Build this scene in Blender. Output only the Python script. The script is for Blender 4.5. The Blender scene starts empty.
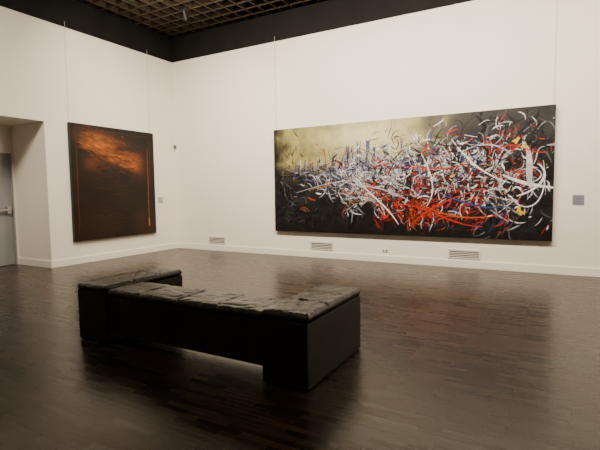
import bpy, bmesh, math, random
import numpy as np
from mathutils import Vector, Matrix, noise as mnoise
random.seed(4)
rng=np.random.default_rng(7)
S=bpy.context.scene
COL=S.collection

# ------------------------------------------------------------ helpers
def link(o):
    COL.objects.link(o); return o
def mesh_obj(name, bm, mats, parent=None, smooth=False, loc=None):
    me=bpy.data.meshes.new(name); bm.to_mesh(me); bm.free()
    for m in (mats if isinstance(mats,(list,tuple)) else [mats]): me.materials.append(m)
    if smooth:
        for p in me.polygons: p.use_smooth=True
    o=bpy.data.objects.new(name,me); link(o)
    if parent: o.parent=parent
    if loc: o.location=loc
    return o
def add_box(bm,x0,x1,y0,y1,z0,z1,mi=0,bev=0):
    vs=[bm.verts.new((x,y,z)) for x in (x0,x1) for y in (y0,y1) for z in (z0,z1)]
    idx=[(0,1,3,2),(4,6,7,5),(0,4,5,1),(2,3,7,6),(0,2,6,4),(1,5,7,3)]
    fs=[]
    for i in idx:
        f=bm.faces.new([vs[j] for j in i]); f.material_index=mi; fs.append(f)
    if bev:
        es=list({e for f in fs for e in f.edges})
        bmesh.ops.bevel(bm,geom=es,offset=bev,segments=2,profile=.7,affect='EDGES')
def box(name,x0,x1,y0,y1,z0,z1,mat,parent=None,bev=0):
    bm=bmesh.new(); add_box(bm,x0,x1,y0,y1,z0,z1,0,bev)
    return mesh_obj(name,bm,mat,parent)
def cyl(bm,p,q,r,seg=16,r2=None):
    p=Vector(p);q=Vector(q);d=q-p
    M=Matrix.Translation((p+q)/2)@d.to_track_quat('Z','Y').to_matrix().to_4x4()
    bmesh.ops.create_cone(bm,cap_ends=True,segments=seg,radius1=r,radius2=r if r2 is None else r2,depth=d.length,matrix=M)
def empty(name,loc,label,cat):
    e=bpy.data.objects.new(name,None); e.location=loc; e.empty_display_size=.1; link(e)
    e["label"]=label; e["category"]=cat; return e
def under(e,*obs):
    for o in obs:
        o.parent=e; o.matrix_parent_inverse=Matrix.Translation(-Vector(e.location))
def struct(o): o["kind"]="structure"; return o

def mat(name,col,rough=.6,metal=0,spec=.5):
    m=bpy.data.materials.new(name); m.use_nodes=True
    b=m.node_tree.nodes["Principled BSDF"]
    b.inputs["Base Color"].default_value=(*col,1); b.inputs["Roughness"].default_value=rough
    b.inputs["Metallic"].default_value=metal; b.inputs["Specular IOR Level"].default_value=spec
    return m
def noisy(m,c1,c2,scale,bump=0,bscale=None,detail=5,dist=.02):
    nt=m.node_tree; b=nt.nodes["Principled BSDF"]
    tc=nt.nodes.new("ShaderNodeTexCoord")
    n=nt.nodes.new("ShaderNodeTexNoise"); n.inputs["Scale"].default_value=scale; n.inputs["Detail"].default_value=detail
    r=nt.nodes.new("ShaderNodeValToRGB")
    r.color_ramp.elements[0].position=.3; r.color_ramp.elements[1].position=.7
    r.color_ramp.elements[0].color=(*c1,1); r.color_ramp.elements[1].color=(*c2,1)
    nt.links.new(tc.outputs["Object"],n.inputs["Vector"]); nt.links.new(n.outputs["Fac"],r.inputs["Fac"])
    nt.links.new(r.outputs["Color"],b.inputs["Base Color"])
    if bump:
        n2=nt.nodes.new("ShaderNodeTexNoise"); n2.inputs["Scale"].default_value=bscale; n2.inputs["Detail"].default_value=6
        n2.inputs["Distortion"].default_value=.6
        bp=nt.nodes.new("ShaderNodeBump"); bp.inputs["Strength"].default_value=bump; bp.inputs["Distance"].default_value=dist
        nt.links.new(tc.outputs["Object"],n2.inputs["Vector"]); nt.links.new(n2.outputs["Fac"],bp.inputs["Height"])
        nt.links.new(bp.outputs["Normal"],b.inputs["Normal"])
    return m

M_wall=noisy(mat("wall_paint",(.7,.66,.58),.75,spec=.2),(.78,.74,.66),(.81,.77,.69),.6,.03,60)
M_trim=mat("trim_paint",(.80,.76,.69),.5)
M_black=noisy(mat("black_panel",(.01,.009,.008),.7,spec=.15),(.006,.005,.005),(.010,.009,.008),3)
M_lattice=noisy(mat("dark_wood_lattice",(.1,.06,.03),.5),(.026,.017,.009),(.056,.035,.018),2)
M_leather=noisy(mat("black_leather",(.01,.009,.008),.30,spec=.6),(.007,.006,.0055),(.014,.012,.011),6,.65,13,dist=.02)
M_leather2=noisy(mat("black_leather_panel",(.01,.009,.008),.40,spec=.4),(.005,.0045,.004),(.009,.0075,.0065),4,.12,9)
M_dark=mat("dark_recess",(.004,.004,.004),.9,spec=.1)
M_door=noisy(mat("grey_door_paint",(.25,.25,.26),.5),(.25,.245,.26),(.29,.285,.30),2)
M_steel=mat("brushed_steel",(.6,.58,.55),.3,1)
M_ventw=mat("vent_white",(.74,.70,.62),.45)
M_ventd=mat("vent_shadow",(.05,.045,.04),.8)
M_edge=mat("painting_edge",(.012,.011,.010),.6)
M_wire=mat("hanging_wire_steel",(.60,.565,.49),.5,0)
M_plate=mat("label_card",(.42,.41,.40),.4)
M_plate2=mat("label_card_dim",(.20,.21,.25),.4)
M_ink=mat("label_print",(.12,.12,.13),.6)
M_plastic=mat("grey_plastic",(.30,.28,.26),.4)
M_blackmet=mat("black_metal",(.02,.02,.02),.4,.5)

# floor -------------------------------------------------------
def floor_mat():
    m=bpy.data.materials.new("dark_parquet"); m.use_nodes=True
    nt=m.node_tree; b=nt.nodes["Principled BSDF"]; L=nt.links.new
    tc=nt.nodes.new("ShaderNodeTexCoord")
    br=nt.nodes.new("ShaderNodeTexBrick"); br.offset=.37; br.offset_frequency=2
    br.inputs["Color1"].default_value=(0,0,0,1); br.inputs["Color2"].default_value=(1,1,1,1)
    br.inputs["Mortar"].default_value=(.0,.0,.0,1)
    br.inputs["Scale"].default_value=1; br.inputs["Brick Width"].default_value=.36; br.inputs["Row Height"].default_value=.052
    br.inputs["Mortar Size"].default_value=.0016; br.inputs["Bias"].default_value=-.05
    L(tc.outputs["Object"],br.inputs["Vector"])
    rp=nt.nodes.new("ShaderNodeValToRGB"); e=rp.color_ramp.elements
    e[0].position=0; e[0].color=(.015,.0085,.0052,1); e[1].position=1; e[1].color=(.066,.038,.0225,1)
    k=e.new(.5); k.color=(.031,.0178,.0108,1)
    L(br.outputs["Color"],rp.inputs["Fac"])
    mp=nt.nodes.new("ShaderNodeMapping"); mp.inputs["Scale"].default_value=(3,40,1)
    n=nt.nodes.new("ShaderNodeTexNoise"); n.inputs["Scale"].default_value=1.5; n.inputs["Detail"].default_value=6
    L(tc.outputs["Object"],mp.inputs["Vector"]); L(mp.outputs[0],n.inputs["Vector"])
    mx=nt.nodes.new("ShaderNodeMix"); mx.data_type='RGBA'; mx.blend_type='MULTIPLY'; mx.inputs["Factor"].default_value=.6
    L(rp.outputs["Color"],mx.inputs[6]); 
    r2=nt.nodes.new("ShaderNodeValToRGB"); r2.color_ramp.elements[0].color=(.5,.5,.5,1); r2.color_ramp.elements[1].color=(1.3,1.3,1.3,1)
    L(n.outputs["Fac"],r2.inputs["Fac"]); L(r2.outputs["Color"],mx.inputs[7])
    L(mx.outputs[2],b.inputs["Base Color"])
    mr=nt.nodes.new("ShaderNodeMapRange"); mr.inputs["To Min"].default_value=.25; mr.inputs["To Max"].default_value=.32
    L(br.outputs["Color"],mr.inputs["Value"]); L(mr.outputs[0],b.inputs["Roughness"])
    bp=nt.nodes.new("ShaderNodeBump"); bp.inputs["Strength"].default_value=.25; bp.inputs["Distance"].default_value=.002
    L(br.outputs["Fac"],bp.inputs["Height"]); bp.invert=True; L(bp.outputs["Normal"],b.inputs["Normal"])
    b.inputs["Specular IOR Level"].default_value=.42
    b.inputs["Specular Tint"].default_value=(1,.87,.74,1)
    return m
M_floor=floor_mat()

# ------------------------------------------------------------ room
X1,Y1=14.0,-12.0; H=4.938; F=5.537; ND=1.156; NY=-3.548; NZ=2.955; NY2=-5.9
struct(box("floor",-2,X1+.3,Y1-.3,.3,-.15,0,M_floor))
struct(box("wall_back",-ND-.2,X1+.3,0,.3,0,6.4,M_wall))
bm=bmesh.new()
add_box(bm,-ND,0,NY,0,0,6.4); add_box(bm,-ND,0,NY2,NY,NZ,6.4); add_box(bm,-ND,0,Y1,NY2,0,6.4)
struct(mesh_obj("wall_left",bm,M_wall))
DZ=2.37; DY1=-3.60; DY0=-5.2
bm=bmesh.new()
add_box(bm,-ND-.2,-ND,DY1,0,0,6.4); add_box(bm,-ND-.2,-ND,DY0,DY1,DZ,6.4); add_box(bm,-ND-.2,-ND,Y1,DY0,0,6.4)
struct(mesh_obj("wall_niche",bm,M_wall))
struct(box("wall_right",X1,X1+.3,Y1,0,0,6.4,M_wall))
struct(box("wall_front",-ND,X1,Y1-.3,Y1,0,6.4,M_wall))
bm=bmesh.new(); add_box(bm,0,X1,-.022,0,0,.14,0,.004); struct(mesh_obj("baseboard_back",bm,M_trim))
bm=bmesh.new(); add_box(bm,0,.022,NY-.022,-.022,0,.14,0,.004); add_box(bm,-ND,0,NY-.022,NY,0,.14,0,.004)
struct(mesh_obj("baseboard_left",bm,M_trim))
# black frieze
struct(box("trim_1",0,X1,-.03,0,H,6.4,M_black)); struct(box("trim_2",0,.03,Y1,-.03,H,6.4,M_black))
struct(box("trim_3",X1-.03,X1,Y1,-.03,H,6.4,M_black)); struct(box("trim_4",.03,X1-.03,Y1,Y1+.03,H,6.4,M_black))
# lattice ceiling
bm=bmesh.new()
st=.32
y=-.25
while y>Y1+.1:
    add_box(bm,.03,X1-.03,y-.014,y+.014,F,F+.11,0); y-=st
x=.25
while x<X1-.1:
    add_box(bm,x-.014,x+.014,Y1+.03,-.03,F+.002,F+.108,0); x+=st
add_box(bm,-ND-.2,X1+.3,Y1-.3,.3,6.4,6.5,1)
struct(mesh_obj("ceiling",bm,[M_lattice,M_black]))

# door -------------------------------------------------------
door=struct(box("door_1",-ND-.12,-ND-.03,DY0+.04,DY1-.03,.01,DZ-.03,M_door,bev=.004))
fr=bmesh.new()
add_box(fr,-ND-.14,-ND+.01,DY1-.03,DY1,0,DZ); add_box(fr,-ND-.14,-ND+.01,DY0,DY0+.04,0,DZ); add_box(fr,-ND-.14,-ND+.01,DY0+.04,DY1-.03,DZ-.03,DZ)
o=mesh_obj("door_frame",fr,M_door,door)
bm=bmesh.new()
cyl(bm,(-ND+.05,DY1-.10,1.18),(-ND+.05,DY0+.2,1.18),.022)
add_box(bm,-ND-.03,-ND+.05,DY1-.16,DY1-.08,1.11,1.25,0,.006); add_box(bm,-ND-.03,-ND+.05,DY0+.14,DY0+.22,1.11,1.25,0,.006)
o=mesh_obj("push_bar",bm,M_steel,door); o["label"]="chrome push bar"

# ------------------------------------------------------------ raster painter
class Canvas:
    def __init__(s,w,h): s.w,s.h=w,h; s.a=np.zeros((h,w,3),np.float32)
    def noise(s,cell,seed,sx=1.0):
        r=np.random.default_rng(seed); out=np.zeros((s.h,s.w)); amp=1; tot=0
        c=cell
        for o in range(4):
            gw=int(s.w/(c*sx))+3; gh=int(s.h/c)+3
            g=r.random((gh,gw)); X=np.arange(s.w)/(c*sx); Y=np.arange(s.h)/c
            xi=X.astype(int); yi=Y.astype(int); fx=X-xi; fy=(Y-yi)[:,None]; fx=fx*fx*(3-2*fx); fy=fy*fy*(3-2*fy)
            v=(g[yi][:,xi]*(1-fx)+g[yi][:,xi+1]*fx)*(1-fy)+(g[yi+1][:,xi]*(1-fx)+g[yi+1][:,xi+1]*fx)*fy
            out+=amp*v; tot+=amp; amp*=.55; c=max(c/2,1)
        return out/tot
    def stroke(s,pts,w0,w1,col,alpha=1,dry=0):
        P=[np.array(p,float) for p in pts]
        n=max(4,int(sum(np.linalg.norm(P[i+1]-P[i]) for i in range(len(P)-1))/max(.6,w1*.5)))
        t=np.linspace(0,1,n)[:,None]
        Q=[np.repeat(p[None],n,0) for p in P]
        while len(Q)>1: Q=[Q[i]*(1-t)+Q[i+1]*t for i in range(len(Q)-1)]
        Q=Q[0]; W=w0+(w1-w0)*np.sin(np.pi*t[:,0])
        for (x,y),w in zip(Q,W):
            w=max(w,.55); c=np.array(col)*(1+rng.normal(0,.05+dry*.25))
            if dry and rng.random()<dry*.3: continue
            x0,x1=max(0,int(x-w-1)),min(s.w,int(x+w+2)); y0,y1=max(0,int(y-w-1)),min(s.h,int(y+w+2))
            if x0>=x1 or y0>=y1: continue
            yy,xx=np.mgrid[y0:y1,x0:x1]; d=np.sqrt((xx-x)**2+(yy-y)**2)
            k=np.clip(w-d+.5,0,1)[...,None]*alpha
            s.a[y0:y1,x0:x1]=s.a[y0:y1,x0:x1]*(1-k)+c*k
def sm(x,a,b):
    t=np.clip((x-a)/(b-a),0,1); return t*t*(3-2*t)
def C(*c): return np.array(c,float)/255

def paint_big():
    c=Canvas(860,352); W,Hh=c.w,c.h
    u=(np.arange(W)/W)[None,:]; v=(np.arange(Hh)/Hh)[:,None]
    n1=c.noise(90,1); n2=c.noise(30,2); n3=c.noise(14,3,2)
    khaki=C(138,128,80)*(.65+.6*n2)[...,None]
    pale=C(210,204,164)
    glow=np.exp(-(((u-.41)/.20)**2+((v-.12)/.20)**2))*(.65+.6*n2)
    glow=np.clip(glow,0,1)[...,None]
    sky=khaki*(1-glow*.85)+pale*glow*.85
    ms=(1-sm(v+(n1-.5)*.22,.34,.52))*(1-sm(u+(n1-.5)*.24-(.2-v)*.3,.54,.72))*sm(u+(n2-.5)*.08,-.03,.09)
    dark=C(30,28,30)*(.4+1.1*n2)[...,None]
    a=dark*(1-ms[...,None])+sky*ms[...,None]
    mg=sm(u,.50,.66)*(1-sm(v,.05,.42))*n1; a=a*(1-.7*mg[...,None])+C(92,88,84)*.7*mg[...,None]
    hz=np.exp(-(((u-.42)/.13)**2+((v-.50)/.15)**2))*(.2+.9*n3); hz=np.clip(hz,0,.7)[...,None]
    a=a*(1-hz)+C(146,146,162)*hz
    c.a[:]=a
    R=rng
    def pt(u_,v_): return (u_*W,v_*Hh)
    def scrib(n,um,us,vm,vs,ln,w,cols,ang=None,curl=.15,al=.9,dry=.2,asd=.4,hook=.08):
        for _ in range(n):
            x=R.normal(um,us)*W; y=R.normal(vm,vs)*Hh
            th=R.normal(ang,asd) if ang is not None else R.uniform(0,math.pi)
            l=min(abs(R.normal(ln,ln*.55)),ln*2.2); d=np.array([math.cos(th),math.sin(th)])*l; q=np.array([-d[1],d[0]])
            cc=curl if R.random()>hook else .7
            p0=np.array([x,y])-d/2; s=R.normal(0,cc)
            pts=[p0,p0+d*.3+q*(s+R.normal(0,cc*.4)),p0+d*.7+q*(s*.6+R.normal(0,cc*.4)),p0+d+q*R.normal(0,cc*.4)]
            col=cols[R.integers(len(cols))]*R.uniform(.65,1.05)
            ww=w*R.uniform(.35,1.35); c.stroke(pts,ww*.25,ww,col,al,dry)
    white=C(212,212,218); wh2=C(160,162,178); lil=C(112,112,150); red=C(164,40,26); dred=C(96,22,19); org=C(168,70,34)
    yel=C(200,162,34); blu=C(50,62,114); blk=C(12,11,13); gry=C(84,82,86); ol=C(104,96,64)
    # murky left side
    scrib(90,.10,.07,.74,.17,40,3,[blk,C(34,32,34),C(48,46,45)],None,.2,.7)
    scrib(90,.10,.07,.60,.18,16,.9,[gry,ol,wh2,blk],None,.2,.55)
    scrib(50,.05,.04,.34,.16,22,2.0,[C(54,48,34),blk,ol,C(70,64,44)],None,.3,.5)
    scrib(40,.11,.05,.42,.05,18,1.2,[blk,gry,ol,C(48,44,40)],0.0,.3,.7)
    # skyline
    scrib(90,.30,.11,.41,.03,22,1.4,[wh2,lil,C(44,40,58),blk,gry],0.0,.2,.75,asd=.2)
    for x in list(R.uniform(.10,.62,110)):
        base=.38+.07*R.random(); hh=R.uniform(.02,.10); wv=R.uniform(.6,2.0)
        col=[lil,gry,C(80,78,110),C(44,40,62),wh2,blk][R.integers(6)]
        c.stroke([pt(x,base),pt(x+R.normal(0,.002),base-hh)],wv,wv*.8,col,.8,.2)
        if R.random()<.5: c.stroke([pt(x,base),pt(x,base-hh-.04)],.5,.7,C(34,30,52),.9)
    for (x,h,wd) in [(.325,.20,5),(.345,.16,3),(.37,.22,6),(.405,.24,6),(.43,.19,4),(.47,.15,4),(.53,.22,2.5),(.555,.15,3),(.265,.13,3)]:
        c.stroke([pt(x,.42),pt(x,.42-h)],wd,wd,C(92,88,122),.85,.3)
        for k in range(7):
            xx=x+R.uniform(-1,1)*wd/W; hh=h*R.uniform(.6,1.15)
            c.stroke([pt(xx,.44),pt(xx,.42-hh)],.6,.9,[C(186,182,198),C(34,30,58),C(30,26,44),lil][R.integers(4)],.9)
        c.stroke([(x*W-wd,(.42-h*.7)*Hh),(x*W+wd,(.42-h*.7)*Hh)],.6,.8,C(36,32,56),.9)
        c.stroke([(x*W-wd,(.42-h)*Hh),(x*W-wd*.9,(.39-h)*Hh)],.6,.9,C(48,42,72),.9); c.stroke([(x*W+wd,(.42-h)*Hh),(x*W+wd*.9,(.39-h)*Hh)],.6,.9,C(48,42,72),.9)
    scrib(170,.35,.09,.45,.045,20,1.5,[white,wh2,lil,blu,blk],0.0,.2,.85)
    scrib(60,.26,.09,.43,.05,18,1.2,[blk,C(40,38,56),lil],None,.25,.8)
    # dark lower masses
    scrib(110,.50,.28,.86,.08,44,4,[blk,C(24,21,23),C(38,30,30)],None,.2,.7)
    scrib(60,.86,.10,.30,.2,44,4,[blk,C(24,21,23)],None,.2,.7)
    # white mass
    scrib(520,.43,.10,.51,.11,26,2.0,[white,white,white,wh2,wh2,lil,blk,blk,gry],None,.18,.9)
    scrib(240,.40,.10,.60,.09,34,1.2,[white,white,wh2,blk,blk,C(140,90,46)],.45,.18,.9)
    # reds
    scrib(320,.60,.12,.60,.15,34,2.1,[red,red,red,dred,org,blk,blk,white],None,.18,.92)
    scrib(160,.67,.10,.75,.08,40,2.3,[red,red,red,org,dred,blk,blk],-.6,.18,.95)
    scrib(100,.56,.06,.80,.08,30,1.8,[red,org,blk,dred],1.2,.2,.95)
    # mixed right
    scrib(440,.68,.12,.43,.16,32,1.8,[white,white,wh2,gry,blk,red,blu,blk],None,.2,.92)
    scrib(260,.86,.07,.48,.19,34,1.9,[white,white,wh2,gry,blk,blk,red,dred],None,.3,.92)
    scrib(150,.60,.15,.37,.08,24,1.4,[white,white,lil,blu,blk,red],None,.2,.9)
    scrib(80,.80,.12,.86,.06,28,1.6,[gry,wh2,C(46,70,116),red,blk],None,.2,.8)
    scrib(90,.90,.06,.22,.13,26,1.3,[gry,wh2,red,blk,blk],None,.4,.8)
    scrib(380,.64,.18,.52,.2,20,1.1,[blk,blk,blk,white],None,.2,.95)
    # bold gestures
    for pts,w,col in [
      ([(.86,.50),(.92,.58),(1.0,.60)],4.5,white),([(.865,.545),(.93,.625),(1.0,.64)],1.3,blk),
      ([(.925,.30),(.94,.40),(.925,.50),(.94,.60)],8,C(176,168,170)),([(.955,.42),(1.0,.50),(.96,.62),(.90,.66)],2.8,white),
      ([(.90,.72),(.95,.80),(.99,.66),(.97,.40)],1.4,white),
      ([(.74,.30),(.78,.24),(.84,.24),(.88,.34)],2.0,wh2),([(.70,.20),(.74,.35),(.80,.50),(.88,.56)],1.8,white),
      ([(.50,.74),(.60,.68),(.70,.92),(.80,.90)],2.4,red),([(.55,.95),(.60,.80),(.66,.70),(.78,.62)],2.4,red),
      ([(.58,.70),(.68,.84),(.76,.86),(.86,.80)],2.2,org),([(.52,.40),(.60,.42),(.68,.46),(.76,.40)],1.8,red),
      ([(.84,.30),(.90,.22),(.92,.35),(.98,.34)],1.6,red),([(.60,.30),(.63,.46),(.66,.60),(.62,.74)],1.9,white),
      ([(.36,.50),(.42,.66),(.48,.74),(.52,.90)],2.2,white),([(.30,.52),(.40,.58),(.46,.56),(.56,.70)],1.8,wh2),
      ([(.10,.62),(.20,.56),(.28,.50),(.36,.52)],1.0,wh2),([(.02,.48),(.06,.42),(.09,.52),(.13,.40)],1.6,blk),
      ([(.16,.60),(.20,.55),(.24,.60),(.26,.50)],1.2,C(166,100,44)),([(.12,.78),(.14,.74),(.16,.80)],1.8,C(120,50,26)),
      ([(.62,.20),(.70,.30),(.76,.22),(.82,.30)],1.6,blk),([(.68,.66),(.74,.70),(.80,.78),(.88,.74)],2.4,blu)]:
        c.stroke([pt(*p) for p in pts],w*.5,w,col,.96,.2)
    for (x,y,r) in [(.895,.24,5),(.915,.29,4),(.91,.78,5),(.70,.50,2.5)]:
        for k in range(6):
            c.stroke([(x*W+R.normal(0,r),y*Hh+R.normal(0,r)),(x*W+R.normal(0,r),y*Hh+R.normal(0,r))],r*.35,r*.5,yel,.95)
    scrib(120,.6,.22,.5,.2,8,1.0,[white,yel,red,blu,blk],None,.4,.9)
    e=sm(v+(n2-.5)*.12,.90,1.0)*.7+ (1-sm(u+(n2-.5)*.03,.0,.03))*.5
    e=np.clip(e,0,1)[...,None]*np.ones((1,1,3)); c.a[:]=c.a*(1-e*.8)+C(18,16,16)*e*.8
    return c

def paint_left():
    c=Canvas(300,380); W,Hh=c.w,c.h
    u=(np.arange(W)/W)[None,:]; v=(np.arange(Hh)/Hh)[:,None]
    n1=c.noise(80,11); n2=c.noise(22,12,3); n3=c.noise(40,13,1.5)
    base=C(24,13,8)*(.6+.9*n1)[...,None]
    edge=sm(u,.03,.2)*(1-sm(u,.70,.95))
    w=np.exp(-(((v-(.13+.20*u))/.10)**2))*edge*(.15+1.5*np.clip(n2-.28,0,1))
    w3=np.exp(-(((v-(.33+.05*u))/.12)**2))*edge*np.clip(n3*1.6-.5,0,1)
    w2=np.exp(-(((v-(.09+.04*u))/.05)**2+((u-.25)/.3)**2))*(.3+n2)
    a=base+ w[...,None]*C(140,74,28)+ w2[...,None]*C(100,56,25)*.7+w3[...,None]*C(96,50,21)*.8
    low=sm(v,.55,.95)*n3; a=a+low[...,None]*C(42,24,13)*.5
    c.a[:]=a
    for i in range(120):
        x=rng.uniform(.06,.72); y=.12+.22*x+rng.normal(0,.07)
        l=rng.uniform(.03,.10); col=[C(140,72,27),C(104,52,21),C(36,17,10),C(164,96,42)][rng.integers(4)]
        c.stroke([(x*W,y*Hh),((x+l*.5)*W,(y-.01)*Hh),((x+l)*W,(y+l*.3)*Hh)],.6,1.8,col,.22,.4)
    for i in range(50):
        x=rng.uniform(.15,.7); y=rng.uniform(.35,.92)
        c.stroke([(x*W,y*Hh),((x+.06)*W,(y+.02)*Hh),((x+.12)*W,(y-.01)*Hh)],.5,1.4,[C(60,30,15),C(12,7,5)][i%2],.5,.3)
    o=C(140,68,27)
    c.stroke([(.905*W,.15*Hh),(.905*W,.55*Hh),(.90*W,.93*Hh)],.8,1.1,o,.7,.4)
    c.stroke([(.935*W,.08*Hh),(.935*W,.5*Hh)],.6,.8,C(100,46,19),.7,.3)
    c.stroke([(.06*W,.10*Hh),(.055*W,.5*Hh),(.055*W,.9*Hh)],.7,1.0,C(96,47,20),.6,.3)
    c.stroke([(.90*W,.84*Hh),(.905*W,.92*Hh)],1.2,2.0,C(190,100,42),.9)
    c.stroke([(.04*W,.035*Hh),(.5*W,.04*Hh),(.9*W,.05*Hh)],.6,.9,C(80,38,18),.5,.3)
    return c

def painted_material(name,rough=.45,bump=.25):
    m=mat(name,(1,1,1),rough,spec=.3); nt=m.node_tree; b=nt.nodes["Principled BSDF"]
    at=nt.nodes.new("ShaderNodeAttribute"); at.attribute_name="paint"
    nt.links.new(at.outputs["Color"],b.inputs["Base Color"])
    tc=nt.nodes.new("ShaderNodeTexCoord"); n=nt.nodes.new("ShaderNodeTexNoise"); n.inputs["Scale"].default_value=30
    bp=nt.nodes.new("ShaderNodeBump"); bp.inputs["Strength"].default_value=bump; bp.inputs["Distance"].default_value=.005
    nt.links.new(tc.outputs["Object"],n.inputs["Vector"]); nt.links.new(n.outputs["Fac"],bp.inputs["Height"]); nt.links.new(bp.outputs["Normal"],b.inputs["Normal"])
    return m
def painted_plane(name,c,origin,ux,vz,material):
    w,h=c.w,c.h
    O=np.array(origin);U=np.array(ux);V=np.array(vz)
    i,j=np.meshgrid(np.linspace(0,1,w),np.linspace(0,1,h))
    co=O+i[...,None]*U+j[...,None]*V
    idx=np.arange(w*h).reshape(h,w)
    f=np.stack([idx[1:,:-1],idx[1:,1:],idx[:-1,1:],idx[:-1,:-1]],-1).reshape(-1,4)
    me=bpy.data.meshes.new(name); me.vertices.add(w*h); me.vertices.foreach_set("co",co.reshape(-1).astype(np.float32))
    me.loops.add(f.size); me.loops.foreach_set("vertex_index",f.reshape(-1).astype(np.int32))
    me.polygons.add(len(f)); me.polygons.foreach_set("loop_start",np.arange(0,f.size,4,dtype=np.int32))
    me.update(calc_edges=True)
    lin=np.clip(c.a.reshape(-1,3),0,1)**2.2
    att=me.color_attributes.new("paint",'FLOAT_COLOR','POINT')
    att.data.foreach_set("color",np.concatenate([lin,np.ones((w*h,1))],1).reshape(-1).astype(np.float32))
    me.materials.append(material)
    return link(bpy.data.objects.new(name,me))

def wire(p,q):
    bm=bmesh.new(); cyl(bm,p,q,.0035,8); return mesh_obj("hanging_wire",bm,M_wire)

x1,x2,z1,z2=3.205,8.875,.583,2.915
big=empty("painting",((x1+x2)/2,-.05,z1),"very wide abstract painting, tangled white and red strokes, khaki sky","painting")
cv=painted_plane("canvas",paint_big(),(x1,-.0805,z2),(x2-x1,0,0),(0,0,z1-z2),painted_material("big_painting_paint"))
st_=box("stretcher",x1-.004,x2+.004,-.08,-.012,z1-.004,z2+.004,M_edge)
under(big,cv,st_,wire((x1+.03,-.02,z2),(x1+.03,-.035,H+.1)),wire((x2-.03,-.02,z2),(x2-.03,-.035,H+.1)))
y1,y2,z1,z2=-3.06,-.82,.49,2.99
lp=empty("painting",(.05,(y1+y2)/2,z1),"dark brown painting with burnt orange streaks and thin orange line","painting")
cv=painted_plane("canvas",paint_left(),(.0705,y1,z2),(0,y2-y1,0),(0,0,z1-z2),painted_material("dark_painting_paint",.4))
st_=box("stretcher",.012,.07,y1-.004,y2+.004,z1-.004,z2+.004,M_edge)
under(lp,cv,st_,wire((.02,y1+.03,z2),(.035,y1+.03,H+.1)),wire((.02,y2-.06,z2),(.035,y2-.06,H+.1)))

# ------------------------------------------------------------ bench
def cushion(name,x0,x1,y0,y1,z0,z1,r=.03,crown=.012,seed=0,seams=0,axis=1):
    bm=bmesh.new(); bmesh.ops.create_cube(bm,size=2)
    bmesh.ops.subdivide_edges(bm,edges=bm.edges[:],cuts=75,use_grid_fill=True)
    c=Vector(((x0+x1)/2,(y0+y1)/2,(z0+z1)/2)); h=Vector(((x1-x0)/2,(y1-y0)/2,(z1-z0)/2))
    for v in bm.verts:
        n=v.co.copy()
        n=Vector([math.copysign(1-(1-abs(a))**1.35,a) for a in n])
        p=Vector((n.x*h.x,n.y*h.y,n.z*h.z))
        q=Vector([max(-(h[i]-r),min(h[i]-r,p[i])) for i in range(3)])
        d=p-q
        if d.length>1e-6: p=q+d.normalized()*r
        if n.z>-.2:
            k=max(0,n.z)
            p.z+=crown*(1-n.x**4)*(1-n.y**4)*k
            w=abs(mnoise.noise(Vector((p.x*6+seed,p.y*6,0))))
            p.z-=k*.005*max(0,1-w*5)
            w=abs(mnoise.noise(Vector((p.x*12+seed,p.y*12+4,2))))
            p.z-=k*.003*max(0,1-w*5)
            p.z+=k*.006*mnoise.noise(Vector((p.x*5+seed,p.y*5,9)))
            if seams:
                t=(n[axis]*.5+.5)*(seams+1); f=abs(t-round(t))
                if 0<round(t)<seams+1: p.z-=k*.010*math.exp(-(f/.035)**2)
        s=mnoise.noise(Vector((p.x*9,p.y*9,p.z*14+seed)))*.004*(1-abs(n.z))
        p.x+=s*n.x; p.y+=s*n.y
        v.co=p+c
    return mesh_obj(name,bm,M_leather,smooth=True)
BX=[4.60,5.05,6.89,7.31]; BY0,BY1=-6.10,-5.03; BM=-5.63; ZT=.600; CT=.078
bench=empty("bench",((BX[0]+BX[3])/2,-5.7,0),"black leather U-shaped gallery bench with creased padded top","bench")
parts=[]
for k,(a,b_) in enumerate([(BX[0],BX[1]),(BX[2],BX[3])]):
    bm=bmesh.new(); add_box(bm,a+.006,b_-.006,BY0+.006,BY1-.006,.012,ZT-CT-.004,0,.010)
    add_box(bm,a+.02,b_-.02,BY0+.02,BY1-.02,0,.012,1); add_box(bm,a+.015,b_-.015,BY0+.015,BY1-.015,ZT-CT-.004,ZT-CT+.004,1)
    parts.append(mesh_obj("end_block",bm,[M_leather2,M_dark]))
    parts.append(cushion("seat_cushion",a,b_,BY0,BY1,ZT-CT+.003,ZT-.008,.032,.012,k*9.1,2))
ZM=ZT-.03
bm=bmesh.new(); add_box(bm,BX[1]-.008,BX[2]+.008,BY0+.03,BM-.006,.12,ZM-CT-.006,0,.008)
add_box(bm,BX[1],BX[2],BY0+.035,BM-.015,ZM-CT-.006,ZM-CT,1)
parts.append(mesh_obj("seat_base",bm,[M_leather2,M_dark]))
xm=(BX[1]+BX[2])/2
for k,(a,b_) in enumerate([(BX[1]+.002,xm-.002),(xm+.002,BX[2]-.002)]):
    parts.append(cushion("seat_cushion",a,b_,BY0+.012,BM,ZM-CT,ZM-.010,.030,.010,30+k*7,1,0))
under(bench,*parts)

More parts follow.
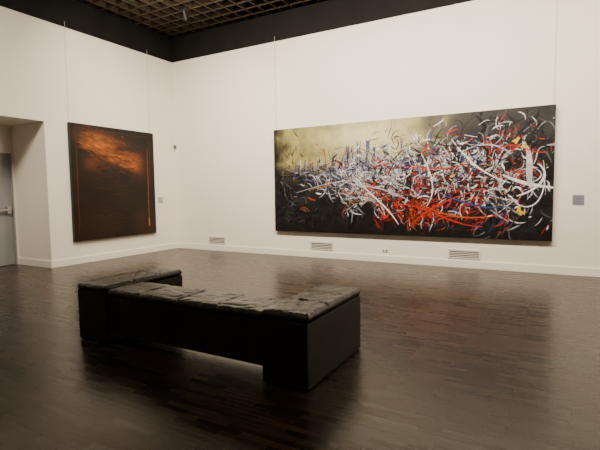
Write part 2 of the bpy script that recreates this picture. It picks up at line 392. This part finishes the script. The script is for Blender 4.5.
# ------------------------------------------------------------ small wall things
def vent(x0,x1,z0,z1):
    e=empty("air_vent",((x0+x1)/2,0,z0),"small white louvred air vent set low in white wall","vent"); e["group"]="air vents along the wall"
    bm=bmesh.new(); t=.02
    add_box(bm,x0,x1,-.016,0,z0,z0+t); add_box(bm,x0,x1,-.016,0,z1-t,z1); add_box(bm,x0,x0+t,-.016,0,z0+t,z1-t); add_box(bm,x1-t,x1,-.016,0,z0+t,z1-t)
    f=mesh_obj("vent_frame",bm,M_ventw)
    bm=bmesh.new(); add_box(bm,x0+t,x1-t,-.003,-.001,z0+t,z1-t,1)
    n=4; hh=(z1-z0-2*t)/n
    for i in range(n): 
        z=z0+t+hh*i; add_box(bm,x0+t,x1-t,-.012,-.004,z+hh*.55,z+hh*.95,0)
    g=mesh_obj("grille",bm,[M_ventw,M_ventd]); under(e,f,g)
for a in [(1.10,1.64,.185,.365),(4.10,4.66,.185,.365),(7.13,7.71,.175,.350)]: vent(*a)

def placard(name,axis,a0,a1,z0,z1,m,label):
    bm=bmesh.new()
    def B(p0,p1,q0,q1,t0,t1,mi,bev=0):
        if axis=='y': add_box(bm,p0,p1,-t1,-t0,q0,q1,mi,bev)
        else: add_box(bm,t0,t1,p0,p1,q0,q1,mi,bev)
    B(a0,a1,z0,z1,0,.006,0)
    w=a1-a0
    for i in range(6):
        zz=z1-.025-i*.022
        B(a0+.012,a0+w*(.9 if i%3 else .6),zz-.006,zz,.006,.0065,1)
    o=mesh_obj(name,bm,[m,M_ink]); o["label"]=label; o["category"]="wall label"; return o
placard("wall_label",'x',-.665,-.495,1.235,1.395,M_plate,"small pale information card on wall beside dark painting")
placard("wall_label",'y',9.165,9.335,1.21,1.38,M_plate2,"small grey information card on wall beside wide painting")
e=empty("wall_outlet",(5.86,0,.21),"small white double electrical outlet low on wall","outlet")
bm=bmesh.new(); add_box(bm,5.80,5.92,-.012,0,.215,.275,0,.003); pl=mesh_obj("outlet_plate",bm,M_ventw)
sk=[]
for xx in (5.83,5.89):
    bm=bmesh.new(); cyl(bm,(xx,-.0125,.245),(xx,-.010,.245),.018); sk.append(mesh_obj("socket",bm,M_ventd))
under(e,pl,*sk)
e=empty("motion_sensor",(.06,-.06,2.68),"tiny grey motion sensor mounted in the wall corner","sensor")
bm=bmesh.new(); add_box(bm,-.002,.06,-.06,.002,2.68,2.78,0,.01); a=mesh_obj("sensor_housing",bm,M_plastic)
bm=bmesh.new(); bmesh.ops.create_uvsphere(bm,u_segments=12,v_segments=8,radius=.025,matrix=Matrix.Translation((.05,-.05,2.72))); b_=mesh_obj("sensor_lens",bm,M_blackmet,smooth=True)
under(e,a,b_)

# ceiling spotlight
def spot(x,y,tx,ty):
    e=empty("track_spotlight",(x,y,F),"black cylindrical spotlight hanging from dark lattice ceiling","spotlight")
    bm=bmesh.new(); add_box(bm,x-.05,x+.05,y-.02,y+.02,F-.03,F,0,.004); cyl(bm,(x,y,F-.03),(x,y,F-.13),.01); a=mesh_obj("mount",bm,M_blackmet)
    d=Vector((tx-x,ty-y,2.2-F)).normalized(); p=Vector((x,y,F-.17))
    bm=bmesh.new(); cyl(bm,p-d*.10,p+d*.10,.045,20,.055); b_=mesh_obj("lamp_head",bm,M_blackmet)
    under(e,a,b_)
spot(1.76,-1.35,1.5,0)

# ------------------------------------------------------------ light
def area(loc,target,sx,sy,power,col=(1,.87,.68),spread=140):
    l=bpy.data.lights.new("wash_and_fill_light",'AREA'); l.shape='RECTANGLE'; l.size=sx; l.size_y=sy; l.energy=power; l.color=col; l.spread=math.radians(spread)
    o=bpy.data.objects.new("wash_and_fill_light",l); o.location=loc
    o.rotation_euler=(Vector(target)-Vector(loc)).to_track_quat('-Z','Y').to_euler(); link(o); return o
area((6.3,-3.6,5.35),(6.3,0,1.9),6.5,.3,560)
area((2.2,-3.4,5.35),(1.2,0,2.2),2.0,.3,75)
area((3.6,-2.6,5.35),(0,-2.2,2.0),.3,3.5,145)
area((11.5,-3.6,5.35),(11.5,0,2.0),3,.3,130)
area((6.5,-8.5,5.4),(6.5,-8.0,0),5,5,30)  # broad unseen fill light over the near floor
area((2.6,-8.2,5.3),(-.6,-3.5,1.4),1.2,.6,60,spread=80)  # added fill, no fixture: brightens the niche jamb
w=bpy.data.worlds.new("room_ambient"); S.world=w; w.use_nodes=True
w.node_tree.nodes["Background"].inputs[0].default_value=(.9,.75,.6,1); w.node_tree.nodes["Background"].inputs[1].default_value=.02

# ------------------------------------------------------------ camera
cd=bpy.data.cameras.new("camera"); cd.sensor_width=36; cd.lens=446.3*36/600; cd.clip_end=100
cam=bpy.data.objects.new("camera",cd); link(cam); S.camera=cam
p,yw,r=.0754,.5125,-.0122
fw=Vector((-math.sin(yw)*math.cos(p), math.cos(yw)*math.cos(p), -math.sin(p)))
rt=Vector((math.cos(yw),math.sin(yw),0)); up=rt.cross(fw)
rt2=rt*math.cos(r)+up*math.sin(r); up2=-rt*math.sin(r)+up*math.cos(r)
Mx=Matrix(((rt2.x,up2.x,-fw.x,8.846),(rt2.y,up2.y,-fw.y,-8.925),(rt2.z,up2.z,-fw.z,1.5),(0,0,0,1)))
cam.matrix_world=Mx
